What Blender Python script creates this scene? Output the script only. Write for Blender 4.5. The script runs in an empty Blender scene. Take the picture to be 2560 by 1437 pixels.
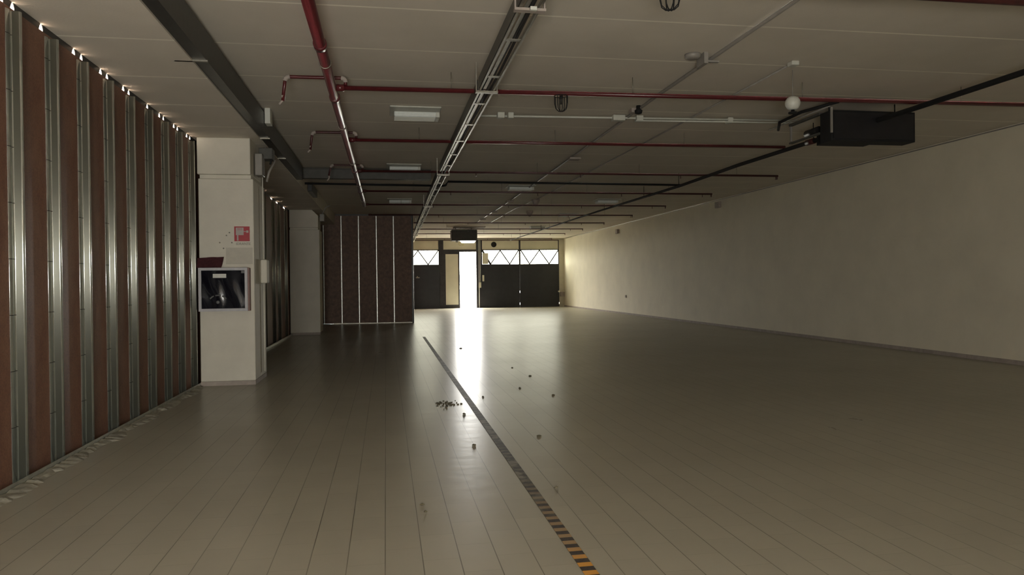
import bpy, bmesh, math, random
from mathutils import Vector, Matrix
random.seed(7)
SC = bpy.context.scene
C = bpy.context.collection
PI = math.pi
H = 1.4            # camera height; every Z below is given above the floor

# ------------------------------------------------------------------ camera
F, YAW, PITCH, ROLL = 1854.5, .16828, -.00752, -.01103
fw = Vector((math.sin(YAW)*math.cos(PITCH), math.cos(YAW)*math.cos(PITCH), math.sin(PITCH)))
r0 = Vector((math.cos(YAW), -math.sin(YAW), 0)); u0 = r0.cross(fw)
rt = r0*math.cos(ROLL)+u0*math.sin(ROLL); up = rt.cross(fw)
cd = bpy.data.cameras.new('camera'); cam = bpy.data.objects.new('camera', cd); C.objects.link(cam)
cd.sensor_width = 36; cd.sensor_fit = 'HORIZONTAL'; cd.lens = F/2560*36; cd.clip_start = .05; cd.clip_end = 500
cam.matrix_world = Matrix(((rt.x, up.x, -fw.x, 0), (rt.y, up.y, -fw.y, 0), (rt.z, up.z, -fw.z, H), (0, 0, 0, 1)))
SC.camera = cam

# ------------------------------------------------------------------ light
w = bpy.data.worlds.new('sky'); SC.world = w; w.use_nodes = True
bg = w.node_tree.nodes['Background']
bg.inputs['Color'].default_value = (1.0, .98, .92, 1); bg.inputs['Strength'].default_value = 64.0
def portal(name, loc, sx, sz, facing):
    d = bpy.data.lights.new(name, 'AREA'); d.shape = 'RECTANGLE'; d.size = sx; d.size_y = sz
    d.cycles.is_portal = True
    o = bpy.data.objects.new(name, d); C.objects.link(o); o.location = loc
    o.rotation_euler = Vector(facing).to_track_quat('-Z', 'Y').to_euler()
YE = 40.48
portal('door_daylight', (4.43, YE+.22, 1.53), .90, 3.06, (0, -1, 0))
portal('transom_daylight', (7.38, YE+.22, 2.77), 4.36, .82, (0, -1, 0))
portal('transom_daylight', (1.93, YE+.22, 2.77), 1.9, .82, (0, -1, 0))
YB = -2.4
BO = (-1.35, .38, .20, 1.50)      # unseen opening behind the camera, sized and placed for its light
portal('back_opening_daylight', ((BO[0]+BO[1])/2, YB-.25, (BO[2]+BO[3])/2), BO[1]-BO[0], BO[3]-BO[2], (0, 1, 0))
vs = SC.view_settings
vs.view_transform = 'Standard'; vs.look = 'None'; vs.exposure = 0.0; vs.gamma = 1.0; vs.use_curve_mapping = False

# ------------------------------------------------------------------ materials
class NT:
    def __init__(s, name):
        s.m = bpy.data.materials.new(name); s.m.use_nodes = True; s.t = s.m.node_tree
        s.b = s.t.nodes['Principled BSDF']
    def n(s, k, **kw):
        n = s.t.nodes.new(k)
        for a, v in kw.items(): setattr(n, a, v)
        return n
    def l(s, a, b): s.t.links.new(a, b)
    def math(s, op, a, b=None, c=None):
        n = s.n('ShaderNodeMath', operation=op)
        for i, v in enumerate((a, b, c)):
            if v is None: continue
            if isinstance(v, (int, float)): n.inputs[i].default_value = v
            else: s.l(v, n.inputs[i])
        return n.outputs[0]
    def mix(s, fac, a, b):
        n = s.n('ShaderNodeMix', data_type='RGBA')
        for i, v in ((0, fac), (6, a), (7, b)):
            if isinstance(v, (int, float)): n.inputs[i].default_value = v
            elif isinstance(v, tuple): n.inputs[i].default_value = (*v, 1)
            else: s.l(v, n.inputs[i])
        return n.outputs[2]
    def obj(s): return s.n('ShaderNodeTexCoord').outputs['Object']
    def noise(s, scale, detail=4, rough=.6, vec=None, stretch=None):
        v = vec or s.obj()
        if stretch:
            mp = s.n('ShaderNodeMapping'); mp.inputs['Scale'].default_value = stretch; s.l(v, mp.inputs[0]); v = mp.outputs[0]
        n = s.n('ShaderNodeTexNoise'); n.inputs['Scale'].default_value = scale
        n.inputs['Detail'].default_value = detail; n.inputs['Roughness'].default_value = rough
        s.l(v, n.inputs['Vector']); return n.outputs['Fac']
    def ramp(s, fac, a, b):
        n = s.n('ShaderNodeMapRange'); n.inputs['From Min'].default_value = a; n.inputs['From Max'].default_value = b
        s.l(fac, n.inputs['Value']); return n.outputs[0]
    def bump(s, h, strength, dist=.01):
        n = s.n('ShaderNodeBump'); n.inputs['Strength'].default_value = strength; n.inputs['Distance'].default_value = dist
        s.l(h, n.inputs['Height']); s.l(n.outputs[0], s.b.inputs['Normal'])

def simple(name, col, rough=.6, metal=0., var=.15, scale=9., bump=0., spec=.5):
    t = NT(name)
    f = t.ramp(t.noise(scale), .3, .7)
    lo = tuple(c*(1-var) for c in col); hi = tuple(min(1, c*(1+var)) for c in col)
    t.l(t.mix(f, lo, hi), t.b.inputs['Base Color'])
    t.b.inputs['Roughness'].default_value = rough; t.b.inputs['Metallic'].default_value = metal
    t.b.inputs['Specular IOR Level'].default_value = spec
    if bump: t.bump(t.noise(scale*6), bump)
    return t.m

M = {}
M['wall'] = simple('cream_wall_paint', (.76, .71, .56), .75, var=.05, scale=1.5, bump=.15)
M['column'] = simple('column_paint', (.64, .605, .51), .7, var=.05, scale=3, bump=.2)
M['patch'] = simple('unpainted_patch', (.52, .49, .41), .8, var=.06, scale=12)
M['plinth'] = simple('column_plinth', (.36, .31, .27), .8)
M['galv'] = simple('galvanised_steel', (.60, .62, .58), .36, 1., .16, 14)
M['steel_dark'] = simple('dark_steel', (.026, .024, .025), .5, .3, .3, 6)
M['gate_sheet'] = simple('black_gate_sheet', (.012, .012, .014), .42, .0, .3, 3)
M['gate_panel'] = simple('beige_gate_panel', (.55, .52, .40), .6, var=.05, scale=2)
M['jamb'] = simple('pale_jamb_paint', (.52, .49, .38), .7, var=.07, scale=3)
M['red'] = simple('red_pipe_paint', (.085, .012, .014), .28, .0, .2, 12)
M['red_dark'] = simple('dark_red_pipe_paint', (.055, .011, .011), .4, .0, .25, 12)
M['black'] = simple('black_plastic', (.004, .004, .004), .8)
M['tray'] = simple('dull_galvanised_tray', (.33, .31, .26), .42, .9, .2, 10)
M['trunk'] = simple('dark_trunking', (.030, .029, .027), .35, .5, .25, 10)
M['duct'] = simple('grey_duct', (.075, .073, .062), .6, .0, .15, 8)
M['cable'] = simple('dark_cable', (.03, .028, .026), .6)
M['conduit'] = simple('grey_conduit', (.27, .25, .22), .4, .0, .1, 8)
M['conduit_light'] = simple('pale_conduit', (.55, .55, .48), .45, .0, .06, 8)
M['white_plastic'] = simple('pale_plastic', (.62, .62, .55), .4, .0, .05, 20)
M['lens'] = simple('ribbed_lens', (.84, .89, .86), .22, .0, .05, 20)
M['frame'] = simple('cabinet_frame_paint', (.46, .45, .46), .45, .0, .08, 20)
M['cab_red'] = simple('cabinet_side_paint', (.24, .13, .11), .5)
M['maroon'] = simple('dark_red_cloth', (.05, .007, .010), .85, .0, .2, 30)
M['sign_red'] = simple('sign_red', (.36, .010, .020), .45, .0, .08, 30)
M['sign_white'] = simple('sign_white', (.42, .36, .33), .5, .0, .08, 60)
M['ink'] = simple('grey_ink', (.24, .225, .19), .8)
M['yellow_ink'] = simple('faded_yellow_ink', (.42, .38, .12), .8)
M['scrap'] = simple('dry_scrap', (.10, .085, .05), .8, .0, .3, 60)
M['mortar'] = simple('mortar_strip', (.30, .28, .22), .9, .0, .25, 9, bump=.5)
M['asphalt'] = simple('outside_paving', (.45, .44, .40), .9, .0, .15, 2)
M['reel'] = simple('reel_grey', (.12, .12, .115), .5)

def mk_board():
    t = NT('brown_hardboard_panel')
    a = t.ramp(t.noise(7, 5, .7, stretch=(1, 1, .5)), .3, .72); b = t.ramp(t.noise(70, 2), .35, .65)
    c1 = t.mix(a, (.15, .058, .036), (.27, .145, .09)); c2 = t.mix(b, (.12, .058, .04), (.26, .13, .08))
    t.l(t.mix(.4, c1, c2), t.b.inputs['Base Color']); t.b.inputs['Roughness'].default_value = .55
    return t.m
M['board'] = mk_board()
M['board_brown'] = simple('brown_board', (.20, .125, .088), .6, .0, .3, 9)

def mk_stud():
    t = NT('galvanised_stud')
    o = t.obj(); sx = t.n('ShaderNodeSeparateXYZ'); t.l(o, sx.inputs[0])
    f = t.math('FRACT', t.math('DIVIDE', sx.outputs[2], .40))
    notch = t.math('MULTIPLY', t.math('LESS_THAN', f, .012), t.math('LESS_THAN', sx.outputs[0], .0125))
    n = t.ramp(t.noise(16, 3), .3, .7)
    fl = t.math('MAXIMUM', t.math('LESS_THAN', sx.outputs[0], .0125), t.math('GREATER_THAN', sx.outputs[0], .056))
    c = t.mix(fl, (.25, .25, .21), t.mix(n, (.70, .73, .68), (.80, .83, .78)))  # light put into the colour: flanges brighter, web darker
    t.l(t.mix(notch, c, (.03, .03, .03)), t.b.inputs['Base Color'])
    t.b.inputs['Metallic'].default_value = .92
    t.l(t.math('MULTIPLY_ADD', fl, -.30, .52), t.b.inputs['Roughness'])
    return t.m
M['stud'] = mk_stud()

def mk_ceiling():
    t = NT('concrete_plank_ceiling')
    o = t.obj(); s = t.n('ShaderNodeSeparateXYZ'); t.l(o, s.inputs[0])
    u = t.math('SUBTRACT', t.math('FRACT', t.math('ADD', t.math('DIVIDE', t.math('SUBTRACT', s.outputs[1], 6.60), 1.1727), .5)), .5)
    d = t.math('MULTIPLY', t.math('ABSOLUTE', u), 1.1727)
    line = t.math('LESS_THAN', d, .015)
    br = t.ramp(t.noise(1.6, 4, .6, stretch=(1, .25, 1)), .36, .58)
    line = t.math('MULTIPLY', line, t.math('MULTIPLY_ADD', br, .4, .6))
    base = t.mix(t.ramp(t.noise(1.1, 5, .6), .3, .7), (.62, .565, .47), (.69, .63, .53))
    t.l(t.mix(line, base, (.92, .87, .74)), t.b.inputs['Base Color'])
    t.b.inputs['Roughness'].default_value = .8; t.bump(t.noise(40), .12)
    return t.m
M['ceiling'] = mk_ceiling()

def mk_floor():
    t = NT('glazed_floor_tiles')
    o = t.obj(); s = t.n('ShaderNodeSeparateXYZ'); t.l(o, s.inputs[0])
    cx = t.n('ShaderNodeCombineXYZ'); t.l(t.math('MULTIPLY', s.outputs[1], 1/.1877), cx.inputs[0])
    t.l(t.math('DIVIDE', t.math('ADD', s.outputs[0], .3958+18.77), .1877), cx.inputs[1])
    b = t.n('ShaderNodeTexBrick'); t.l(cx.outputs[0], b.inputs['Vector'])
    b.offset = .5; b.inputs['Scale'].default_value = 1; b.inputs['Brick Width'].default_value = 2.0
    b.inputs['Row Height'].default_value = 1; b.inputs['Mortar Size'].default_value = .010; b.inputs['Mortar Smooth'].default_value = .2
    b.inputs['Color1'].default_value = (.425, .40, .325, 1); b.inputs['Color2'].default_value = (.45, .425, .345, 1)
    b.inputs['Mortar'].default_value = (.34, .315, .25, 1)
    ff = t.math('ABSOLUTE', t.math('SUBTRACT', t.math('FRACT', t.math('ADD', t.math('DIVIDE', t.math('ADD', s.outputs[0], .3958+18.77), .1877), .5)), .5))
    joint = t.math('MULTIPLY', t.math('LESS_THAN', ff, .014), t.math('MULTIPLY_ADD', t.ramp(t.noise(.8, 3), .35, .6), .5, .35))
    dirt = t.ramp(t.noise(.55, 5, .6), .12, .88)
    c = t.mix(t.math('MULTIPLY', dirt, .45), b.outputs['Color'], (.27, .25, .19))
    c = t.mix(joint, c, (.12, .105, .08))
    spots = t.ramp(t.noise(2.3, 5, .7), .66, .74)
    c = t.mix(t.math('MULTIPLY', spots, .10), c, (.16, .145, .10))
    t.l(c, t.b.inputs['Base Color'])
    n2 = t.noise(3.0, 4, .6)
    r = t.math('MULTIPLY_ADD', dirt, .06, .225)
    wear = t.ramp(t.noise(1.1, 6, .72, stretch=(1.2, .5, 1)), .25, .75)
    t.l(t.math('ADD', t.math('MULTIPLY', wear, .035), t.math('MULTIPLY_ADD', n2, .06, r)), t.b.inputs['Roughness'])
    t.b.inputs['Specular IOR Level'].default_value = .22
    h = t.math('ADD', t.math('MULTIPLY', t.noise(5.5, 2, .5), 1.0), t.math('MULTIPLY', b.outputs['Fac'], -.15))
    t.bump(h, .05, .02)
    return t.m
M['floor'] = mk_floor()

def mk_tape():
    t = NT('worn_hazard_tape')
    o = t.obj(); s = t.n('ShaderNodeSeparateXYZ'); t.l(o, s.inputs[0])
    f = t.math('FRACT', t.math('DIVIDE', s.outputs[1], .105))
    n = t.noise(9, 4, .7)
    stripe = t.math('LESS_THAN', f, .5)
    worn = t.ramp(s.outputs[1], 4.0, 5.2)          # the print is scuffed away further along the line
    yel = t.mix(t.ramp(s.outputs[1], 3.55, 3.85), (.70, .33, .05), (.36, .235, .115))
    gone = t.mix(t.ramp(n, .42, .58), (.055, .045, .035), (.14, .125, .085))
    yel = t.mix(worn, yel, gone)
    rub = t.math('MULTIPLY', t.ramp(t.noise(5, 3, .6), .52, .60), worn)
    blk = t.mix(t.ramp(t.noise(30), .45, .7), (.035, .026, .022), (.07, .055, .045))
    t.l(t.mix(t.math('MULTIPLY', rub, .55), t.mix(stripe, yel, blk), (.30, .28, .22)), t.b.inputs['Base Color']); t.b.inputs['Roughness'].default_value = .55
    return t.m
M['tape'] = mk_tape()

def mk_pane(name, col, rough, mixv):
    t = NT(name)
    tr = t.n('ShaderNodeBsdfTransparent'); tr.inputs[0].default_value = (*col, 1)
    gl = t.n('ShaderNodeBsdfGlossy'); gl.inputs['Roughness'].default_value = rough
    mx = t.n('ShaderNodeMixShader'); mx.inputs[0].default_value = mixv
    t.l(tr.outputs[0], mx.inputs[1]); t.l(gl.outputs[0], mx.inputs[2])
    t.l(mx.outputs[0], t.t.nodes['Material Output'].inputs[0]); return t.m
M['glass'] = mk_pane('clear_window_glass', (.52, .52, .48), .05, .06)
def mk_cabglass():
    t = NT('dark_glossy_pane'); t.b.inputs['Base Color'].default_value = (.006, .006, .010, 1)
    t.b.inputs['Roughness'].default_value = .12; t.bump(t.noise(5, 1, stretch=(1, 1, .25)), .5, .03); return t.m
M['cabglass'] = mk_cabglass()
def mk_reflected_glow():  # emission drawn in for reflected daylight, not a lamp
    t = NT('reflected_daylight_glow'); t.b.inputs['Base Color'].default_value = (.9, .9, .88, 1)
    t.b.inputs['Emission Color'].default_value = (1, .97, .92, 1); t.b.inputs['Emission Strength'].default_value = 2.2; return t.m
M['reflected_glow'] = mk_reflected_glow()

# ------------------------------------------------------------------ mesh helpers
def B(): return bmesh.new()
def bx(bm, x0, x1, y0, y1, z0, z1):
    vs_ = [bm.verts.new(p) for p in ((x0,y0,z0),(x1,y0,z0),(x1,y1,z0),(x0,y1,z0),(x0,y0,z1),(x1,y0,z1),(x1,y1,z1),(x0,y1,z1))]
    for f in ((0,3,2,1),(4,5,6,7),(0,1,5,4),(1,2,6,5),(2,3,7,6),(3,0,4,7)): bm.faces.new([vs_[i] for i in f])
    return bm
def prism(bm, pts, a0, a1, axis):
    """closed outline pts extruded along an axis from a0 to a1"""
    def P(p, a):
        return {'x': (a, p[0], p[1]), 'y': (p[0], a, p[1]), 'z': (p[0], p[1], a)}[axis]
    A = [bm.verts.new(P(p, a0)) for p in pts]; D = [bm.verts.new(P(p, a1)) for p in pts]
    n = len(pts)
    for i in range(n): bm.faces.new((A[i], A[(i+1) % n], D[(i+1) % n], D[i]))
    bm.faces.new(A[::-1]); bm.faces.new(D); return bm
def tube(bm, pts, r, seg=12, closed=False, caps=True):
    pts = [Vector(p) for p in pts]; n = len(pts); rings = []; ref = None
    for i, p in enumerate(pts):
        if closed: t = (pts[(i+1) % n]-pts[i-1]).normalized()
        else: t = (pts[min(i+1, n-1)]-pts[max(i-1, 0)]).normalized()
        if ref is None: ref = t.orthogonal().normalized()
        ref = (ref-t*ref.dot(t)); ref = ref.normalized() if ref.length > 1e-6 else t.orthogonal().normalized()
        q = t.cross(ref); rr = r[i] if isinstance(r, (list, tuple)) else r
        rings.append([bm.verts.new(p+(ref*math.cos(a)+q*math.sin(a))*rr) for a in (2*PI*k/seg for k in range(seg))])
    m = n if closed else n-1
    for i in range(m):
        a, b = rings[i], rings[(i+1) % n]
        for k in range(seg):
            f = bm.faces.new((a[k], a[(k+1) % seg], b[(k+1) % seg], b[k])); f.smooth = True
    if caps and not closed: bm.faces.new(rings[0][::-1]); bm.faces.new(rings[-1])
    return bm
def lathe(bm, prof, c, seg=20):
    rings = []
    for r, z in prof:
        rings.append([bm.verts.new((c[0]+max(r, .0005)*math.cos(2*PI*k/seg), c[1]+max(r, .0005)*math.sin(2*PI*k/seg), c[2]+z)) for k in range(seg)])
    for a, b in zip(rings, rings[1:]):
        for k in range(seg):
            f = bm.faces.new((a[k], a[(k+1) % seg], b[(k+1) % seg], b[k])); f.smooth = True
    bm.faces.new(rings[0][::-1]); bm.faces.new(rings[-1]); return bm
def bend(a, b, c, r, n=6):
    """corner at b rounded with radius r, between a and c"""
    a, b, c = Vector(a), Vector(b), Vector(c); p = b+(a-b).normalized()*r; q = b+(c-b).normalized()*r
    return [p*(1-t)**2+b*2*t*(1-t)+q*t*t for t in (k/n for k in range(n+1))]
def obj(name, bm, mat, parent=None, bevel=0., loc=None):
    bmesh.ops.recalc_face_normals(bm, faces=bm.faces)
    me = bpy.data.meshes.new(name); bm.to_mesh(me); bm.free(); me.materials.append(M[mat])
    o = bpy.data.objects.new(name, me); C.objects.link(o)
    if parent: o.parent = parent
    if loc: o.location = loc
    if bevel:
        m = o.modifiers.new('bevel', 'BEVEL'); m.width = bevel; m.segments = 2; m.limit_method = 'ANGLE'
    return o
def tag(o, label, cat, group=None, kind=None):
    o['label'] = label; o['category'] = cat
    if group: o['group'] = group
    if kind: o['kind'] = kind
    return o
def thing(name, label, cat, loc=(0, 0, 0), group=None):
    o = bpy.data.objects.new(name, None); C.objects.link(o); o.location = loc; o.empty_display_size = .1
    return tag(o, label, cat, group)
def struct(name, bm, mat, label, parent=None, cat=None):
    o = obj(name, bm, mat, parent); o['kind'] = 'structure'; o['label'] = label; o['category'] = cat or name.split('_')[0]
    return o
def copy_thing(r, loc, label, group=None):
    n = r.copy(); C.objects.link(n); n.location = loc; n['label'] = label
    if group: n['group'] = group
    for ch in list(r.children):
        c = ch.copy(); C.objects.link(c); c.parent = n
        for g in list(ch.children):
            d = g.copy(); C.objects.link(d); d.parent = c
    return n

# ------------------------------------------------------------------ the setting
ZC = 3.81; ZS = 3.45; XR = 9.84; XL = -2.625; XI = .96; YP = 26.35
struct('floor', bx(B(), XL-.02, XR+.2, YB-.2, YE+.3, -.2, 0), 'floor', 'pale beige glazed tile floor with long dark joints')
struct('ground', bx(B(), -60, 60, YE+.3, YE+120, -.25, -.03), 'asphalt', 'pale paving outside the far doorway')
struct('ground', bx(B(), -60, XL-.3, -2, YE+.3, -.25, -.03), 'asphalt', 'pale paving beside the building')
struct('neighbour_wall', bx(B(), -6.2, -6.0, -4, YE+4, -.03, 9), 'plinth', 'added dull wall outside that dims the light through the slits', cat='wall')  # wall added to keep bright halos off the beam strip
struct('ceiling', bx(B(), -1.72, XR+.2, YB-.2, YE+.2, ZC, ZC+.3), 'ceiling', 'grey concrete plank ceiling with pale joints')
struct('trim_1', bx(B(), XL-.02, -1.72, YB-.2, YE+.2, ZS, ZC+.3), 'ceiling', 'lower concrete beam strip running above the left wall', cat='ceiling beam')
struct('wall_right', bx(B(), XR, XR+.2, YB-.2, YE+.2, 0, ZC), 'wall', 'long cream painted wall on the right')
struct('baseboard_right', bx(B(), XR-.012, XR, YB, YE-.02, 0, .07), 'plinth', 'low dull skirting along the right wall')
bm = B()
bx(bm, XL, BO[0], YB-.2, YB, 0, ZC); bx(bm, BO[1], XR, YB-.2, YB, 0, ZC); bx(bm, BO[0], BO[1], YB-.2, YB, 0, BO[2]); bx(bm, BO[0], BO[1], YB-.2, YB, BO[3], ZC)
struct('wall_back', bm, 'wall', 'cream wall with an unseen opening behind the viewpoint')

def stud_mesh(z1, closed=True):
    """C stud seen with its web towards the viewer; origin on the board plane"""
    bm = B(); pts = [(.0115*math.sin(PI*k/12)**.8 if 0 < k < 12 else 0, -.074+.070*k/12) for k in range(13)]
    pts += [(.012, .0), (.050, .003)]+[(.054+.013*math.sin(a), .017-.013*math.cos(a)) for a in [PI/2*k/5 for k in range(6)]]+[(.066, .028), (.062, .034), (0, .036)]
    prism(bm, pts, .012, z1, 'z')
    for f in bm.faces:
        if len(f.verts) == 4: f.smooth = True
    return bm
def left_wall(name, y0, y1, ys, label):
    bm = B(); top = ZS-.05; tk = B()
    bx(bm, XL-.02, XL, y0, y1, 0, top)
    gaps = []
    for y in ys: gaps += [(y-.160, y-.092), (y+.006, y+.068)]
    gaps = sorted(g for g in gaps if g[0] > y0 and g[1] < y1)
    cur = y0
    for a, b in gaps:
        if random.random() < .08: continue
        m = (a+b)/2+random.uniform(-.008, .008)
        # a little triangular hole is left open at each side of a stud
        prism(tk, [(cur, top), (a, top), (a+.026, ZS), (cur, ZS)], XL-.004, XL, 'x')
        prism(tk, [(b-.016, ZS), (b, top+.02), (b, ZS)], XL-.004, XL, 'x')
        cur = b
    bx(tk, XL-.004, XL, cur, y1, top, ZS)
    wl = struct(name, bm, 'board', label)
    obj('top_track', tk, 'trunk', wl)
    sm = None
    for y in ys:
        if sm is None:
            s = obj('stud', stud_mesh(ZS-.075), 'stud', wl); sm = s
        else:
            s = sm.copy(); C.objects.link(s); s.parent = wl
        s.location = (XL+.0005, y, 0)
    bm = B(); bx(bm, XL, XL+.079, y0, y1, 0, .010); bx(bm, XL+.0755, XL+.080, y0, y1, .010, .05)
    obj('bottom_track', bm, 'galv', wl)
    return wl
left_wall('wall_left', YB, 11.4, [3.37+.613*k for k in range(4)]+[5.835+.612*k for k in range(9)], 'unfinished left partition of brown boards between galvanised studs, nearest stretch')
left_wall('wall_left_middle', 11.4, 21.6, [12.25, 13.4, 14.55, 15.7, 16.83, 18.15, 19.03, 20.32], 'stud partition between the two pale columns')
struct('wall_left_far', bx(B(), XL-.02, XL, 21.6, YE, 0, ZS), 'board', 'brown board wall behind the second column')
# partition facing the viewer
wp = struct('wall_partition', bx(bx(B(), XL, XI-.02, YP, YP+.02, 0.03, ZS), -1.72, XI-.02, YP, YP+.02, ZS, ZC-.03), 'board_brown', 'brown board partition with thin bright studs facing the viewer')
first = None
for x in (-2.11, -1.51, -.92, -.31, .28):
    bm = prism(B(), [(-.022, 0), (-.020, -.012), (-.012, -.019), (.012, -.019), (.020, -.012), (.022, 0)], .03, ZC-.06 if x > -1.7 else ZS-.02, 'z')
    o = obj('stud', bm, 'galv', wp, loc=(x, YP, 0))
obj('end_stud', prism(B(), [(XI-.06, YP-.02), (XI-.01, YP-.02), (XI+.005, YP-.01), (XI+.01, YP+.06), (XI-.06, YP+.06)], 0, ZC-.03, 'z'), 'trunk', wp, .004)
obj('top_track', bx(B(), -1.70, XI-.06, YP-.014, YP, ZC-.05, ZC), 'trunk', wp)
obj('bottom_track', bx(B(), -1.8, XI-.06, YP-.014, YP, 0, .035), 'tray', wp)
bm = B(); bx(bm, XI-.02, XI, YP+.06, YE, 0, ZC)
struct('wall_inner', bm, 'board', 'side of the board partition running to the far gates')
# far wall: header, jamb
struct('wall_far', bx(bx(bx(B(), XI, XR, YE, YE+.2, 3.72, ZC), 9.55, XR, YE-.05, YE+.2, 0, 3.72), -2.6, XI, YE, YE+.2, 0, ZC), 'jamb', 'pale far wall framing the gates and doorway')
struct('trim_2', bx(B(), XI, 9.55, YE-.03, YE, 3.685, 3.725), 'red_dark', 'thin dark red rail along the top of the far gates', cat='rail')
# mortar ridge along the foot of the left wall
bm = B(); rows = []
random.seed(3)
for k in range(160):
    y = 2.5+k*(8.2/159); hgt = .012+.018*random.random(); wv = .07+.05*random.random()+.03*math.sin(k*.35)
    rows.append([bm.verts.new((-2.542, y, .0)), bm.verts.new((-2.542, y, hgt)), bm.verts.new((-2.54+wv*.6, y, hgt*.8)), bm.verts.new((-2.54+wv, y, 0))])
for a, b in zip(rows, rows[1:]):
    for i in range(3): bm.faces.new((a[i], a[i+1], b[i+1], b[i]))
tag(obj('mortar_ridge', bm, 'mortar'), 'rough grey mortar strip on the floor along the foot of the left stud wall', 'mortar')

# ------------------------------------------------------------------ columns
def column(y0, x0, x1, depth, zj, label, chamfer):
    t = thing('column', label, 'column', (x0, y0, 0), 'pale square columns along the left wall')
    W = x1-x0
    obj('shaft', bx(B(), 0, W, 0, depth, .06, zj-.06), 'column', t, .012)
    obj('plinth', bx(B(), .0, W-.002, .003, depth-.002, 0, .06), 'plinth', t)
    obj('shadow_gap', bx(B(), .01, W-.04, .060, depth-.01, zj-.06, zj), 'column', t)
    if chamfer: pts = [(0, zj), (W-.03, zj), (W-.03, ZS-.16), (W-.19, ZS), (0, ZS)]
    else: pts = [(-.012, zj), (W-.035, zj), (W-.035, ZS), (-.012, ZS)]
    obj('capital', prism(B(), pts, -.005, depth-.05, 'y'), 'column', t, .012)
    return t
c1 = column(10.85, -2.545, -1.815, .97, 2.94, 'pale painted column with the hose cabinet and red sign on it', False)
column(21.12, -2.60, -1.80, .85, 2.96, 'dim grey column further back beside the dark board partition', True)
bm = bx(B(), -2.19+2.545, -1.835+2.545, -.0025, 0.001, 1.69-.0, 1.92)
obj('paint_patch', bm, 'patch', c1)
for (x, z) in ((-2.18, 2.09), (-2.27, 1.99), (-2.11, 1.99), (-2.22, 1.91), (-2.14, 2.13)):
    bm = lathe(B(), [(.010, 0), (.010, .004), (.004, .005)], (0, 0, 0), 10)
    bmesh.ops.rotate(bm, verts=bm.verts, cent=(0, 0, 0), matrix=Matrix.Rotation(PI/2, 3, 'X'))
    obj('wall_plug', bm, 'ink', c1, loc=(x+2.545, -.001, z))

# hose cabinet
YC = 10.72
t = thing('fire_hose_cabinet', 'square fire hose cabinet with grey frame and black glossy pane on the near column', 'cabinet', (-2.54, 10.85, 1.04))
X0, X1, Z0, Z1 = .01, .655, .0, .60
obj('box', bx(B(), X0+.012, X1+.022, -.11, -.001, Z0+.0, Z1-.005), 'cab_red', t, .004)
bm = B(); fw_ = .038
bx(bm, X0, X1, -.135, -.111, Z0, Z0+fw_); bx(bm, X0, X1, -.135, -.111, Z1-fw_, Z1)
bx(bm, X0, X0+fw_, -.135, -.111, Z0+fw_, Z1-fw_); bx(bm, X1-fw_, X1, -.135, -.111, Z0+fw_, Z1-fw_)
door = obj('door_frame', bm, 'frame', t, .002)
bm = B(); n = 24
g = [[bm.verts.new((X0+fw_+(X1-X0-2*fw_)*i/n, -.122-.004*math.sin(i/n*PI*5+j*.25)*math.sin(j/n*PI), Z0+fw_+(Z1-Z0-2*fw_)*j/n)) for j in range(n+1)] for i in range(n+1)]
for i in range(n):
    for j in range(n):
        f = bm.faces.new((g[i][j], g[i+1][j], g[i+1][j+1], g[i][j+1])); f.smooth = True
pane = obj('pane', bm, 'cabglass', t)
obj('label_strip', bx(B(), .20, .375, -.1310, -.1285, .460, .515), 'white_plastic', t)
obj('lock', bx(B(), X1-fw_-.045, X1-fw_-.002, -.131, -.127, Z1-fw_-.04, Z1-fw_-.005), 'reel', t)
for a0, a1 in ((25, 62), (72, 108), (118, 155)):
    pts = [(.265+.115*math.cos(math.radians(a)), -.130, .135+.085*math.sin(math.radians(a))) for a in [a0+(a1-a0)*k/6 for k in range(7)]]
    obj('reel_mark', tube(B(), pts, .011, 8), 'reel', t)
bm = lathe(B(), [(.024, 0), (.024, .005), (.010, .006)], (0, 0, 0), 16); bmesh.ops.rotate(bm, verts=bm.verts, cent=(0, 0, 0), matrix=Matrix.Rotation(PI/2, 3, 'X'))
obj('knob', bm, 'reel', t, loc=(.262, -.128, .125))
# dark red cloth on top of the cabinet
bm = B(); prof = [(-.028, 1.637), (-.035, 1.770), (.33, 1.795), (.335, 1.77), (.30, 1.637)]
fv = []
for i in range(13):
    u = i/12; xb = -.02+.315*u; xt = -.02+.352*u
    fv.append([bm.verts.new((xb+(xt-xb)*j/5, -.035-.012*math.sin(u*9+j)-.010*(5-j)/5, .602+(.135+.014*u)*j/5)) for j in range(6)])
for a, b in zip(fv, fv[1:]):
    for j in range(5): bm.faces.new((a[j], b[j], b[j+1], a[j+1]))
o = obj('cloth', bm, 'maroon', None, loc=(-2.54, 10.85, 1.04)); o.modifiers.new('thick', 'SOLIDIFY').thickness = .012
tag(o, 'dark red folded cloth lying on top of the hose cabinet', 'cloth')
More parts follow.
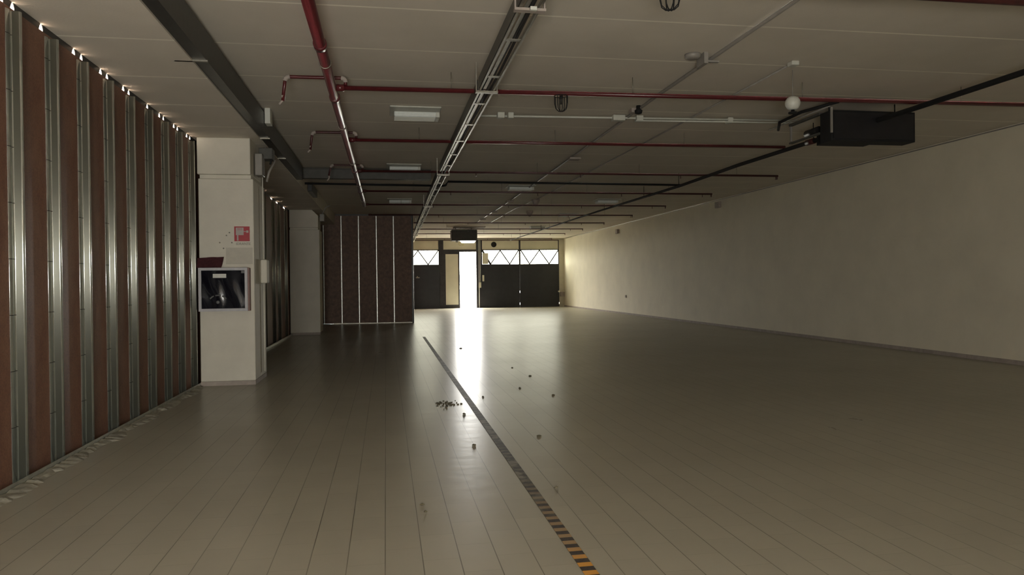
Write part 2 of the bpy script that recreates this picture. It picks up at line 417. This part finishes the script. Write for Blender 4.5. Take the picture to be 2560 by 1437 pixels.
# sign
def lettering(name, text, size, mat, parent, loc):
    cu = bpy.data.curves.new(name, 'FONT'); cu.body = text; cu.size = size; cu.extrude = .0008; cu.align_x = 'CENTER'
    tmp = bpy.data.objects.new(name, cu); C.objects.link(tmp)
    me = bpy.data.meshes.new_from_object(tmp.evaluated_get(bpy.context.evaluated_depsgraph_get()))
    bpy.data.objects.remove(tmp); bpy.data.curves.remove(cu)
    me.materials.clear(); me.materials.append(M[mat]); me.name = name
    o = bpy.data.objects.new(name, me); C.objects.link(o); o.parent = parent; o.location = loc; o.rotation_euler = (PI/2, 0, 0)
    return o
t = thing('fire_hose_sign', 'small red square sign with white hose symbol above the cabinet', 'sign', (-2.075, 10.848, 2.01))
obj('plate', bx(B(), 0, .205, -.004, -.0005, 0, .205), 'sign_red', t)
bm = B(); bx(bm, .020, .125, -.0056, -.0042, .085, .19); bx(bm, .125, .165, -.0056, -.0042, .130, .140)
bx(bm, .160, .190, -.0056, -.0042, .118, .150); bx(bm, .035, .055, -.0056, -.0042, .008, .085)
obj('symbol', bm, 'sign_white', t)
obj('symbol_line', bx(bx(bx(bx(B(), .045, .049, -.0062, -.0057, .15, .185), .062, .066, -.0062, -.0057, .15, .185), .079, .083, -.0062, -.0057, .15, .185), .096, .100, -.0062, -.0057, .15, .185), 'sign_red', t)
lettering('lettering', 'IDRANTE', .047, 'ink', t, (.118, -.003, -.052))
# side box on the column
t = thing('junction_box', 'pale rounded box fixed on the right side of the near column', 'box', (-1.814, 11.35, 1.42))
obj('cover', bx(B(), 0, .095, 0, .22, 0, .35), 'column', t, .02)
obj('cable_pipe', tube(B(), [(.03, .11, -1.30), (.03, .11, -.003)], .012), 'column', t)
obj('cable_pipe', tube(B(), [(.03, .11, .352), (.03, .11, 1.62)], .010), 'column', t)

# ------------------------------------------------------------------ floor items
bm = B(); bx(bm, .918, .988, 1.0, 19.35, .0003, .0022)
tag(obj('hazard_tape', bm, 'tape'), 'worn yellow and black hazard tape running down the floor towards the doorway', 'tape')
def flake(i, x, y, s, name, label, cat, rough_shape=5):
    random.seed(100+i); bm = B(); s *= .6
    n = rough_shape; a0 = random.random()*6
    ring = [bm.verts.new((s*(.5+.5*random.random())*math.cos(a0+2*PI*k/n), s*(.35+.4*random.random())*math.sin(a0+2*PI*k/n), .003+.25*s*random.random())) for k in range(n)]
    c = bm.verts.new((0, 0, .012+.3*s*random.random()))
    for k in range(n): bm.faces.new((c, ring[k], ring[(k+1) % n]))
    low = [bm.verts.new((v.co.x*.9, v.co.y*.9, .0008)) for v in ring]
    for k in range(n): bm.faces.new((ring[k], low[k], low[(k+1) % n], ring[(k+1) % n]))
    bm.faces.new(low[::-1])
    return tag(obj(name, bm, 'scrap', None, loc=(x, y, 0)), label, cat, 'dry leaves and scraps on the floor')
for i, (x, y, s, lab) in enumerate([
    (.73, 6.33, .045, 'small dark scrap just left of the worn tape, halfway along it'),
    (2.01, 8.90, .06, 'curled dry leaf well right of the tape in the bright floor band'),
    (1.35, 6.58, .05, 'dry leaf between the tape and the wide dark joint to its right'),
    (.21, 4.70, .035, 'upper of two tiny dark crumbs on the tiles left of the tape'),
    (.22, 4.55, .028, 'lower of two tiny dark crumbs on the tiles left of the tape'),
    (1.15, 8.98, .04, 'tiny scrap touching the right side of the tape'),
    (1.12, 4.90, .03, 'small crumb just right of the tape near its dark worn stretch'),
    (1.55, 15.69, .09, 'thin dark leaf lying in the white doorway reflection'),
    (.80, 7.85, .04, 'small leaf just left of the tape below the scattered dirt'),
    (2.09, 10.8, .05, 'dark leaf right of the tape in the glossy middle of the floor'),
    (2.01, 11.9, .045, 'farthest dark speck right of the tape before the bright reflection'),
    (1.72, 9.6, .04, 'small leaf right of the tape beside a tile joint')]):
    flake(i, x, y, s, 'dry_leaf', lab, 'leaf')
bm = B(); random.seed(11)
for k in range(46):
    x, y = random.gauss(0, .055), random.gauss(0, .13); s = random.uniform(.004, .014)
    bx(bm, x-s, x+s, y-s*1.4, y+s*1.4, .0006, .002+random.random()*.006)
o = tag(obj('dirt_patch', bm, 'scrap', None, loc=(.66, 8.55, 0)), 'scattered dark dirt crumbs on the tiles left of the tape', 'dirt', kind='stuff')

# ------------------------------------------------------------------ gates and doorway at the far end
def gate(name, x0, x1, tops, label, cap_first=False, slit=None):
    t = thing(name, label, 'gate', (x0, YE, 0), 'steel gates across the far end')
    W = x1-x0; m = .045
    bm = B(); z1 = 2.335
    if slit:
        s0, s1 = slit
        zs = [.03, .22, .40, .62, .88, 1.05]
        bx(bm, 0, W-.012, -.03, .0, .0, z1)
        bx(bm, W-.012, W, -.03, .0, .0, .14); bx(bm, W-.012, W, -.03, .0, .24, .80); bx(bm, W-.012, W, -.03, .0, .90, z1)
    else: bx(bm, 0, W, -.03, .0, .0, z1)
    obj('sheet', bm, 'gate_sheet', t)
    obj('frame', bx(bx(bx(bx(B(), 0, W, -.05, .03, 2.335, 2.385), 0, W, -.05, .03, 3.150, 3.200), 0, m, -.05, .03, 2.385, 3.150), W-m, W, -.05, .03, 2.385, 3.150), 'steel_dark', t)
    obj('upper_panel', bx(B(), m, W-m, -.02, .0, 3.20, 3.685), 'gate_panel', t)
    obj('post', bx(B(), W-m, W, -.05, .03, 3.20, 3.685), 'steel_dark', t); obj('post', bx(B(), 0, m, -.05, .03, 3.20, 3.685), 'steel_dark', t)
    for i in range(len(tops)-1):
        a, b = tops[i], tops[i+1]
        hw = .06 if (cap_first and i == 0) else .036
        za, zb = (3.15, 2.385) if (i % 2 == 0) != (tops_low.get(name+label, False)) else (2.385, 3.15)
        obj('truss_bar', prism(B(), [(a-hw-x0, za), (a+hw-x0, za), (b+hw-x0, zb), (b-hw-x0, zb)], -.03, .01, 'y'), 'steel_dark', t)
    obj('pane', bx(B(), m, W-m, .012, .018, 2.385, 3.15), 'glass', t)
    return t
tops_low = {}
LG = 'left steel gate leaf partly hidden by the board partition'
tops_low['steel_gate'+LG] = True
gate('steel_gate', .97, 2.88, [1.16, 1.73, 2.27, 2.82], LG)
g2 = gate('steel_gate', 5.18, 7.32, [5.24, 5.69, 6.23, 6.76, 7.26], 'steel gate leaf directly right of the bright doorway', True, slit=(0, 0))
gate('steel_gate', 7.322, 9.55, [7.39, 7.88, 8.44, 8.99, 9.52], 'rightmost steel gate leaf beside the pale jamb', slit=(0, 0))
# round vent on the middle gate's upper panel
bm = lathe(B(), [(.15, 0), (.15, .03), (.12, .035), (.12, .015)], (0, 0, 0), 20); bmesh.ops.rotate(bm, verts=bm.verts, cent=(0, 0, 0), matrix=Matrix.Rotation(PI/2, 3, 'X'))
obj('vent_disc', bm, 'black', g2, loc=(5.88-5.18, -.022, 3.47))
obj('pale_board', bx(B(), .05, .38, -.075, -.055, 2.39, 3.0), 'gate_panel', g2)
# doorway
t = struct('door_1', bx(bx(bx(bx(B(), 2.88, 3.10, YE-.08, YE+.08, 0, 3.72), 4.89, 5.18, YE-.08, YE+.08, 0, 3.72), 3.10, 4.89, YE-.06, YE+.06, 3.07, 3.20), 3.94, 3.985, YE-.06, YE+.06, 0, 3.07), 'steel_dark', 'dark steel frame of the open far doorway', cat='door')
obj('upper_panel', bx(B(), 3.10, 4.89, YE-.02, YE, 3.20, 3.685), 'gate_panel', t)
lf = obj('fixed_leaf', bx(bx(bx(bx(B(), 3.10, 3.94, YE-.04, YE, 0.0, .19), 3.10, 3.94, YE-.04, YE, 2.95, 3.07), 3.10, 3.215, YE-.04, YE, .19, 2.95), 3.905, 3.94, YE-.04, YE, .19, 2.95), 'steel_dark', t)
obj('leaf_panel', bx(B(), 3.215, 3.905, YE-.03, YE-.01, .19, 2.95), 'gate_panel', t)
obj('lock', bx(B(), 3.95, 3.975, YE-.085, YE-.062, 1.02, 1.25), 'white_plastic', t)
lettering('painted_mark', 'CB', .24, 'yellow_ink', t, (4.08, YE-.024, 3.42))
# pipe and switch boxes beside the doorway
t = thing('wall_pipe', 'pale vertical pipe on the right post of the far doorway', 'pipe', (5.04, YE-.12, 0))
obj('pipe', tube(B(), [(0, 0, 0), (0, 0, 3.70)], .016, 10), 'conduit_light', t)
obj('pipe', tube(B(), [(.07, .01, 1.42), (.07, .01, 3.70)], .013, 10), 'conduit_light', t)
obj('switch_box', bx(B(), -.03, .10, -.05, -.017, 1.10, 1.40), 'jamb', t)
t = thing('switch_box', 'small pale box on the gate right of the doorway pipe', 'box', (5.22, YE-.10, 1.45))
obj('cover', bx(B(), 0, .10, 0, .05, 0, .34), 'jamb', t, .008)
t = thing('gate_latch', 'small pale latch on the dark sheet of the left gate', 'latch', (1.60, YE-.06, 1.66))
obj('plate', bx(B(), 0, .20, .0, .028, 0, .05), 'tray', t); obj('bolt', tube(B(), [(.05, -.005, .06), (.09, -.005, .10)], .03, 8), 'tray', t)
t = thing('wall_bracket', 'small pale shelf bracket low on the jamb in the far right corner', 'bracket', (9.46, YE-.30, .72))
obj('shelf', bx(B(), 0, .37, .0, .24, .10, .16), 'jamb', t); obj('box', bx(B(), .12, .34, .04, .245, -.16, .095), 'plinth', t)

# ------------------------------------------------------------------ ceiling pipes
ZP = 3.60
t = thing('sprinkler_main', 'thick dark red sprinkler main running away along the ceiling', 'pipe', (-.57, 0, ZP))
obj('pipe', tube(B(), [(0, -2.5, 0), (0, 21.3, 0)], .052, 20), 'red', t)
for y in (7.03, 9.0, 14.7, 18.0):
    obj('coupling', tube(B(), [(0, y-.05, 0), (0, y+.05, 0)], .062, 20), 'red', t)
for y in (4.5, 7.6, 10.6, 13.7, 16.8, 19.9):
    obj('hanger', tube(tube(B(), [(0, y, .053), (0, y, ZC-ZP)], .006, 8), [(.057*math.cos(a), y, .057*math.sin(a)) for a in [2*PI*k/20 for k in range(20)]], .005, 6, True), 'tray', t)
nth = ['nearest', 'second nearest', 'third nearest', 'fourth nearest', 'fifth nearest', 'sixth nearest', 'seventh nearest', 'eighth nearest', 'ninth nearest', 'tenth nearest', 'farthest']
br = [(5.24, 5.18, 9.0, .027, 'red_dark', 0), (8.55, 8.26, 9.6, .026, 'red', 1), (11.62, 11.47, 6.60, .024, 'red', 1), (14.80, 14.70, 8.29, .022, 'red_dark', 1),
      (18.0, 17.95, 8.29, .022, 'red_dark', 0), (21.05, 20.95, 8.22, .020, 'red_dark', 0), (24.2, 24.0, 8.23, .020, 'red_dark', 0), (27.35, 27.2, 8.21, .019, 'red_dark', 0),
      (30.6, 30.35, 8.22, .019, 'red_dark', 0), (33.5, 33.2, 8.15, .018, 'red', 0), (37.05, 37.1, 8.41, .018, 'red_dark', 0)]
for i, (ya, yb, xe, r, mat, neck) in enumerate(br):
    x0 = -.505 if ya < YP else 1.02
    t = thing('sprinkler_pipe', nth[i]+' of the thin red sprinkler pipes crossing under the ceiling', 'pipe', (x0, ya, ZP), 'thin red sprinkler pipes crossing the ceiling')
    L = xe-x0; dy = yb-ya
    obj('pipe', tube(B(), [(0, 0, 0), (L, dy, 0)], r, 12), mat, t)
    if ya < YP: obj('tee', tube(B(), [(-.02, 0, 0), (.07, 0, 0)], r*1.5, 12), mat, t)
    if i >= 2 or i == 0:
        obj('end_drop', tube(B(), [(L-r, dy, -.001), (L-r, dy, -.075)], [r*.8, r*.6], 8), mat, t)
    step = 2.15
    k = 0
    while .9+k*step < L-.2:
        x = .9+k*step+(i*.37) % .6; k += 1
        if x > L-.1: break
        y = dy*x/L
        obj('hanger', tube(B(), [(x, y, r), (x, y, ZC-ZP)], .004, 6), 'tray', t)
        if i >= 3:
            xs = min(x+.9, L-.05); ys_ = dy*xs/L
            obj('sprinkler_head', tube(tube(B(), [(xs, ys_, -r*.8), (xs, ys_, -r-.05)], .008, 6), [(xs, ys_, -r-.05), (xs, ys_, -r-.055)], .018, 8), mat, t)
    if neck:
        z2 = .11
        a = (.085, 0, 0); b = (.085, 0, z2); c = (-.57, .02, z2); d = (-.60, .02, -.16)
        if i == 3: c = (-.52, .02, z2); d = (-.56, .02, -.10)
        pts = [Vector(a)+Vector((0, 0, r))]+bend(a, b, c, .04)+bend(b, c, d, .05)+[Vector(d)]
        obj('swan_neck', tube(B(), pts, .019, 10), mat if i == 1 else 'red_dark', t)
        obj('elbow', tube(B(), bend((.085, 0, z2-.08), (.085, 0, z2), (-.02, 0, z2), .05), .026, 10), 'plinth', t)
        obj('elbow', tube(B(), bend((-.45, .02, z2), c, (c[0]-.01, .02, z2-.09), .05), .026, 10), 'plinth', t)
        obj('sprinkler_head', tube(B(), [(d[0], .02, -.10), (d[0], .02, -.15), (d[0]-.04, .02, -.20)], [.022, .014, .012], 8), 'plinth', t)

# black pipe with a jog over the cable tray
t = thing('black_cross_pipe', 'thin black pipe crossing the ceiling with a step at the cable tray', 'pipe', (-2.5, 16.7, 3.6))
obj('pipe', tube(B(), [(-.02, 0, 0), (3.80, .2, 0)], .024, 10), 'black', t)
obj('pipe', tube(B(), [(3.80, .2, 0)]+bend((3.80, .2, 0), (3.86, .1, .0), (3.86, -.5, .0), .05)+[(3.86, -.52, 0)]+[(9.25, -.40, 0)], .024, 10), 'black', t)
# long black pipe towards the right gate
t = thing('long_black_pipe', 'long black pipe running under the ceiling above the right side', 'pipe', (6.50, 0, 3.535))
obj('pipe', tube(B(), [(.10, -2.5, 0), (.11, 8.4, 0), (.02, 13, 0), (.10, 16, 0), (-.06, 22, 0), (-.09, 25, 0), (-.19, 37.6, 0)], [.034, .034, .034, .032, .027, .024, .018], 14), 'black', t)
for y in (6.2, 10.55, 15.9, 18.2, 21.7, 26, 31, 36):
    obj('hanger', tube(B(), [(.05, y, .03), (.05, y, ZC-3.535)], .007, 6), 'black', t)
obj('coupling', tube(B(), [(.07, 10.55, 0), (.06, 10.75, 0)], .045, 14), 'red_dark', t)

# central cable tray
t = thing('cable_tray', 'long galvanised cable tray running down the middle of the ceiling', 'cable tray', (1.03, 0, 3.50))
def drift(y): return 0 if y < 16 else (y-16)*.0105
segs = [(-2.5, 8.06), (8.14, 14.05), (14.75, 27.8), (27.95, 38.5)]
for a, b in segs:
    n = max(2, int((b-a)/3)); ys = [a+(b-a)*k/n for k in range(n+1)]
    for side in (0, 1):
        bm = B()
        for y0, y1 in zip(ys, ys[1:]):
            xo0, xo1 = drift(y0)+side*.175, drift(y1)+side*.175
            lip = .022 if side == 0 else -.022
            prof = [(0, 0), (lip, 0), (lip, .006), (lip*.12, .008), (lip*.12, .07), (0, .07)]
            A = [bm.verts.new((xo0+p[0], y0, p[1])) for p in prof]; D = [bm.verts.new((xo1+p[0], y1, p[1])) for p in prof]
            for k in range(6): bm.faces.new((A[k], A[(k+1) % 6], D[(k+1) % 6], D[k]))
            if y0 == ys[0]: bm.faces.new(A[::-1])
            if y1 == ys[-1]: bm.faces.new(D)
        obj('side_rail', bm, 'tray', t)
y = 5.2; rung = None
while y < 38.4:
    if any(a < y < b-.05 for a, b in segs):
        if rung is None: rung = r_ = obj('rung', bx(B(), .003, .172, 0, .06, .008, .014), 'tray', t)
        else: r_ = rung.copy(); C.objects.link(r_); r_.parent = t
        r_.location = (drift(y), y, 0)
    y += 1.17
for a, b in segs:
    n = max(2, int((b-a)/3)); ys = [a+(b-a)*k/n for k in range(n+1)]
    for nm, xa, xb, za, zb, mt in (('centre_strip', .045, .078, .015, .019, 'tray'), ('shade_strip', -.006, -.001, .012, .135, 'trunk')):  # dark strip painted in for shade along the tray's left side
        bm = B()
        for y0, y1 in zip(ys, ys[1:]):
            d0, d1 = drift(y0), drift(y1)
            prism_pts = [(xa+d0, y0, za), (xb+d0, y0, za), (xb+d0, y0, zb), (xa+d0, y0, zb)], [(xa+d1, y1, za), (xb+d1, y1, za), (xb+d1, y1, zb), (xa+d1, y1, zb)]
            A = [bm.verts.new(p) for p in prism_pts[0]]; D = [bm.verts.new(p) for p in prism_pts[1]]
            for k in range(4): bm.faces.new((A[k], A[(k+1) % 4], D[(k+1) % 4], D[k]))
            if y0 == ys[0]: bm.faces.new(A[::-1])
            if y1 == ys[-1]: bm.faces.new(D)
        bmesh.ops.remove_doubles(bm, verts=bm.verts, dist=1e-5)
        obj(nm, bm, mt, t)
for k, xx in enumerate((.060, .105, .135)):
    pts = [(xx+drift(yy)+.012*math.sin(yy*1.3+k*2), yy, .028+.012*k) for yy in [2+.5*j for j in range(73)]]
    obj('cable', tube(B(), pts, .013, 8), 'cable', t)
for y in (5.62, 8.1, 14.4, 20.5, 27.85, 33.0):
    d = drift(y)
    bm = bx(B(), d-.035, d+.21, y-.03, y+.03, -.022, -.002)
    bx(bm, d-.033, d-.021, y-.012, y+.012, -.002, ZC-3.50); bx(bm, d+.196, d+.208, y-.012, y+.012, -.002, ZC-3.50)
    obj('hanger', bm, 'plinth' if y < 7 else 'tray', t)
obj('clamp', bx(B(), .07, .12, 5.50, 5.53, -.05, -.023), 'white_plastic', t)
# trunking along the beam on the left
t = thing('wall_trunking', 'dark cable trunking fixed along the edge of the left ceiling beam', 'cable tray', (-1.718, 0, 3.48))
obj('casing', bx(B(), 0, .11, -2.5, 15.2, 0, .27), 'trunk', t, .006)
obj('edge_strip', bx(B(), -.0, .118, -2.5, 15.2, -.014, -.001), 'trunk', t)
obj('casing', bx(B(), 0, .10, 17.3, 18.6, .02, .20), 'trunk', t, .006)
for y in (7.2, 10.9, 12.6): obj('clip', bx(B(), -.16 if y < 8 else -.02, .13, y-.015, y+.015, -.03, -.0145), 'tray', t)
# grey cross duct
t = thing('cable_duct', 'grey cable duct crossing from the near column to the central tray', 'duct', (-2.3, 15.75, 3.58))
obj('casing', bx(B(), 0, 3.27, 0, .16, 0, .19), 'duct', t, .004)
obj('lid', bx(B(), 0, 3.27, -.012, .172, .191, .205), 'duct', t)
# brackets and boxes beside the near column top
t = thing('cable_bracket', 'jumble of grey boxes and pipe stubs beside the top of the near column', 'bracket', (-1.83, 11.1, 2.95))
obj('box', bx(B(), 0.0, .10, .0, .25, .02, .33), 'conduit', t, .008)
obj('box', bx(B(), .03, .22, .15, .40, .28, .44), 'duct', t, .008)
obj('pipe', tube(B(), bend((.06, .3, -.2), (.06, .3, .46), (.26, .4, .48), .06), .02), 'conduit', t)
obj('pipe', tube(B(), [(.13, .2, -.05), (.16, .22, .1), (.24, .3, .28)], .016), 'conduit', t)
obj('pipe', tube(B(), bend((.17, .3, .50), (.21, .2, .28), (.12, .2, .05), .08), .014), 'black', t)
tag(obj('ceiling_box', bx(B(), -1.603, -1.53, 10.55, 10.75, 3.60, 3.81), 'white_plastic', None, .004), 'narrow pale box hanging under the ceiling beside the dark trunking', 'box')
# small corbel bracket by the second column
t = thing('cable_bracket', 'dim bracket beside the top of the farther column', 'bracket', (-1.8, 21.3, 3.15))
obj('box', bx(B(), 0, .12, 0, .2, 0, .2), 'conduit', t, .008); obj('pipe', tube(B(), [(.06, .1, .201), (.16, .12, .4), (.28, .12, .45)], .018), 'conduit', t)

# conduits along the ceiling
t = thing('ceiling_conduit', 'grey conduit running away along the ceiling right of the tray', 'conduit', (3.50, 0, 3.78))
obj('pipe', tube(B(), [(.0, -2, 0), (-.02, 9, 0), (.06, 15, 0), (.12, 22, 0), (.06, 29.5, 0)], .020, 8), 'conduit', t)
for y in (13.8, 21.3, 24.5, 27.4): obj('joint_box', bx(B(), -.03, .19, y-.1, y+.1, -.06, -.021), 'plinth', t, .01)
t = thing('ceiling_conduit', 'thin faint conduit on the ceiling between the grey conduit and black pipe', 'conduit', (4.46, 0, 3.79))
obj('pipe', tube(B(), [(.02, 7.7, 0), (0, 12, 0), (-.10, 21.2, 0), (-.28, 23.8, 0), (-.3, 30, 0)], .012, 8), 'conduit', t)
obj('joint_box', bx(B(), -.02, .07, 7.55, 7.66, -.03, .018), 'conduit_light', t, .01)
t = thing('pale_conduit', 'pale conduit with junction boxes crossing the ceiling behind the nearest cage', 'conduit', (1.30, 10.48, 3.765))
obj('pipe', tube(B(), [(0, 0, 0), (2.0, -.1, 0), (4.8, -.24, 0)], .016, 8), 'conduit_light', t)
obj('pipe', tube(B(), [(2.3, -.16, -.045), (4.8, -.29, -.045)], .013, 8), 'conduit_light', t)
for x, s in ((.33, .05), (.47, .04), (2.05, .09), (2.36, .05), (3.75, .04)): obj('junction_box', bx(B(), x-s, x+s, -.14-.04*x/2, -.02-.04*x/2, -.05, .03), 'conduit_light', t, .008)
# ceiling sensors
t = thing('ceiling_sensor', 'round ceiling sensor base with bracket on the grey conduit, nearest the viewer', 'sensor', (3.36, 7.5, ZC))
obj('base', lathe(B(), [(.085, -.001), (.085, -.03), (.06, -.05), (.02, -.052)], (-.10, 0, 0)), 'conduit', t)
obj('bracket', bx(bx(B(), -.015, .03, -.10, .10, -.12, -.001), .03, .20, .0, .035, -.075, -.055), 'conduit', t)
t = thing('ceiling_sensor', 'small black sensor hanging by the grey conduit above the pale conduit', 'sensor', (3.46, 9.8, ZC))
obj('head', lathe(B(), [(.03, -.001), (.03, -.05), (.055, -.07), (.045, -.11), (.01, -.12)], (0, 0, 0)), 'black', t)
obj('plate', bx(B(), -.05, .05, .14, .26, -.06, -.001), 'plinth', t)
for k, (x, y, lab) in enumerate(((4.35, 21.3, 'dark ceiling sensor beside the faint conduit, nearer of two'), (4.85, 24.8, 'dark ceiling sensor farther back left of the right lamps'))):
    t = thing('ceiling_sensor', lab, 'sensor', (x, y, ZC), 'ceiling sensors')
    obj('head', lathe(B(), [(.12, -.001), (.12, -.06), (.06, -.16), (.02, -.2)], (0, 0, 0)), 'plinth', t)
# pale round detector
t = thing('dome_detector', 'pale round dome in front of the nearest red cross pipe', 'detector', (4.66, 7.92, 3.43))
obj('dome', lathe(B(), [(.035, -.078), (.062, -.062), (.080, -.03), (.086, 0), (.080, .032), (.060, .062), (.02, .080)], (0, 0, 0), 24), 'white_plastic', t)
obj('rod', tube(B(), [(0, 0, .079), (0, 0, ZC-3.43)], .004, 8), 'conduit', t)
obj('base', lathe(B(), [(.02, -.079), (.02, -.10), (.05, -.105), (.05, -.12)], (0, 0, 0)), 'black', t)
# wire cages
def cage(loc, r, h, label):
    t = thing('sprinkler_guard', label, 'guard', loc, 'wire sprinkler guards')
    for k in range(4):
        a = k*PI/4
        pts = [(r*math.cos(a)*s, r*math.sin(a)*s, -h*z) for s, z in ((1, 0), (1, .5), (.82, .82), (.42, .97), (0, 1), (-.42, .97), (-.82, .82), (-1, .5), (-1, 0))]
        obj('wire', tube(B(), pts, .0045, 6), 'black', t)
    obj('ring', tube(B(), [(r*math.cos(2*PI*k/20), r*math.sin(2*PI*k/20), -.004) for k in range(20)], .0045, 6, True), 'black', t)
    obj('sprinkler_head', tube(B(), [(0, 0, .0), (0, 0, -.03), (0, 0, -.05), (0, 0, -.10)], [.020, .014, .008, .012], 10), 'black', t)
    return t
cage((2.05, 8.49, 3.575), .078, .185, 'wire sprinkler guard hanging from the nearest red pipe in full view')
cage((2.09, 5.21, 3.572), .078, .182, 'wire sprinkler guard cut off by the top edge of the photo')

# light fittings
def light(loc, label, w=.62, bright=True):
    t = thing('ceiling_light', label, 'ceiling light', loc, 'ceiling light fittings')
    obj('back_plate', bx(B(), -.06, w+.02, -.24, .34, -.022, -.001), 'conduit_light', t, .01)
    body = obj('diffuser', bx(B(), 0, w, 0, .30, -.095, -.023), 'lens', t, .018)
    bm = B()
    for k in range(9): bx(bm, .004, w-.05, .025+k*.03, .035+k*.03, -.100, -.0955)
    for k in range(5): bx(bm, .004, w-.05, -.004, -.0005, -.084+k*.013, -.079+k*.013)
    obj('ribs', bm, 'white_plastic', body)
    obj('end_cap', bx(B(), w-.045, w+.012, -.008, .308, -.098, -.023), 'white_plastic', t, .01)
    return t
l0 = light((.14, 10.42, ZC), 'white ribbed ceiling light beside the central tray, nearest the viewer')
copy_thing(l0, (.10, 15.35, ZC), 'ceiling light second from the viewer, left of the central tray')
copy_thing(l0, (.12, 21.55, ZC), 'small bright ceiling light left of the tray above the board partition')
copy_thing(l0, (3.08, 18.35, ZC), 'ceiling light with glinting end on the grey conduit')
copy_thing(l0, (6.20, 21.2, ZC), 'ceiling light above the black pipe on the right, nearest of three')
copy_thing(l0, (6.12, 25.7, ZC), 'dark ceiling light above the black pipe, middle of three on the right')
copy_thing(l0, (6.25, 31.7, ZC), 'ceiling light on the right nearest to the far gates')
# hanging heater above the doorway
t = thing('hanging_heater', 'grey box heater hanging from the ceiling before the far doorway', 'heater', (2.83, 32.1, 3.22))
obj('casing', bx(B(), 0, 1.12, 0, .7, 0, .47), 'duct', t, .03)
obj('hanger', tube(tube(B(), [(.2, .3, .471), (.2, .3, ZC-3.22)], .015, 8), [(.9, .3, .471), (.9, .3, ZC-3.22)], .015, 8), 'steel_dark', t)
obj('ceiling_shade', bx(B(), .1, 1.45, -.25, .5, ZC-3.22-.03, ZC-3.22-.001), 'plinth', t)  # dark sheet drawn in for the shade on the ceiling above the heater
obj('daylight_reflection', prism(B(), [(.37, -.001), (1.06, -.001), (1.0, -.10), (.45, -.10)], .05, .25, 'y'), 'reflected_glow', t, .02)  # glowing block stands for daylight reflected on the casing's underside
obj('bracket', bx(B(), .18, .27, .0, .1, -.08, -.001), 'white_plastic', t)  # pale block drawn in for a small daylight glint under the casing

# dark unit on the right
t = thing('air_unit', 'large black box unit hanging under the ceiling at upper right', 'air unit', (5.91, 9.10, 3.25))
obj('casing', bx(B(), 0, 1.26, 0, .26, 0, .41), 'black', t, .008)
obj('mesh_front', bx(B(), .03, 1.23, -.008, -.001, .03, .38), 'gate_sheet', t)
obj('frame_post', bx(B(), -.020, .004, -.034, -.010, .10, .44), 'conduit', t)
obj('frame_post', bx(B(), .018, .042, 1.038, 1.062, .18, .44), 'conduit', t)
obj('frame_rail', bx(B(), -.012, .042, .262, 1.037, .40, .43), 'duct', t)
obj('frame_rail', bx(B(), -.012, .042, .262, 1.037, .14, .16), 'duct', t)
obj('motor', tube(B(), [(.14, .50, .24), (.14, .80, .24)], .06, 14), 'trunk', t)
obj('duct_stub', bx(B(), .35, 1.1, .262, .9, .10, .36), 'black', t)
obj('cable', tube(B(), [(-.02, -.2, .47), (-.25, .3, .44), (-.35, .7, .38), (-.2, 1.0, .34)], .022, 8), 'black', t)
obj('rail', tube(B(), [(-.02, .0, .46), (-.02, 1.6, .46)], .012, 8), 'conduit', t)
obj('hanger', tube(tube(B(), [(.1, .2, .411), (.1, .2, ZC-3.25)], .008, 8), [(1.1, .2, .411), (1.1, .2, ZC-3.25)], .008, 8), 'black', t)
# small fittings on the right wall
for k, (y, z, lab) in enumerate(((20.8, 3.62, 'small dark fitting high on the right wall, nearer of two'), (30.6, 3.50, 'small dark fitting high on the right wall, farther of two'))):
    t = thing('wall_fitting', lab, 'fitting', (XR, y, z), 'small fittings high on the right wall')
    obj('box', bx(B(), -.09, -.001, -.14, .14, -.08, .10), 'plinth', t, .01)
t = thing('wall_cable', 'thin cable line along the top edge of the right wall', 'cable', (XR-.012, 0, ZC-.03))
obj('cable', tube(B(), [(0, -2.5, 0), (0, 9, 0), (0, 20, 0), (0, 39.9, 0)], .010, 8), 'conduit', t)
tag(obj('wall_socket', bx(B(), XR-.03, XR-.001, 29.55, 29.67, .70, .80), 'plinth'), 'tiny dark socket low on the bright end of the right wall', 'socket')
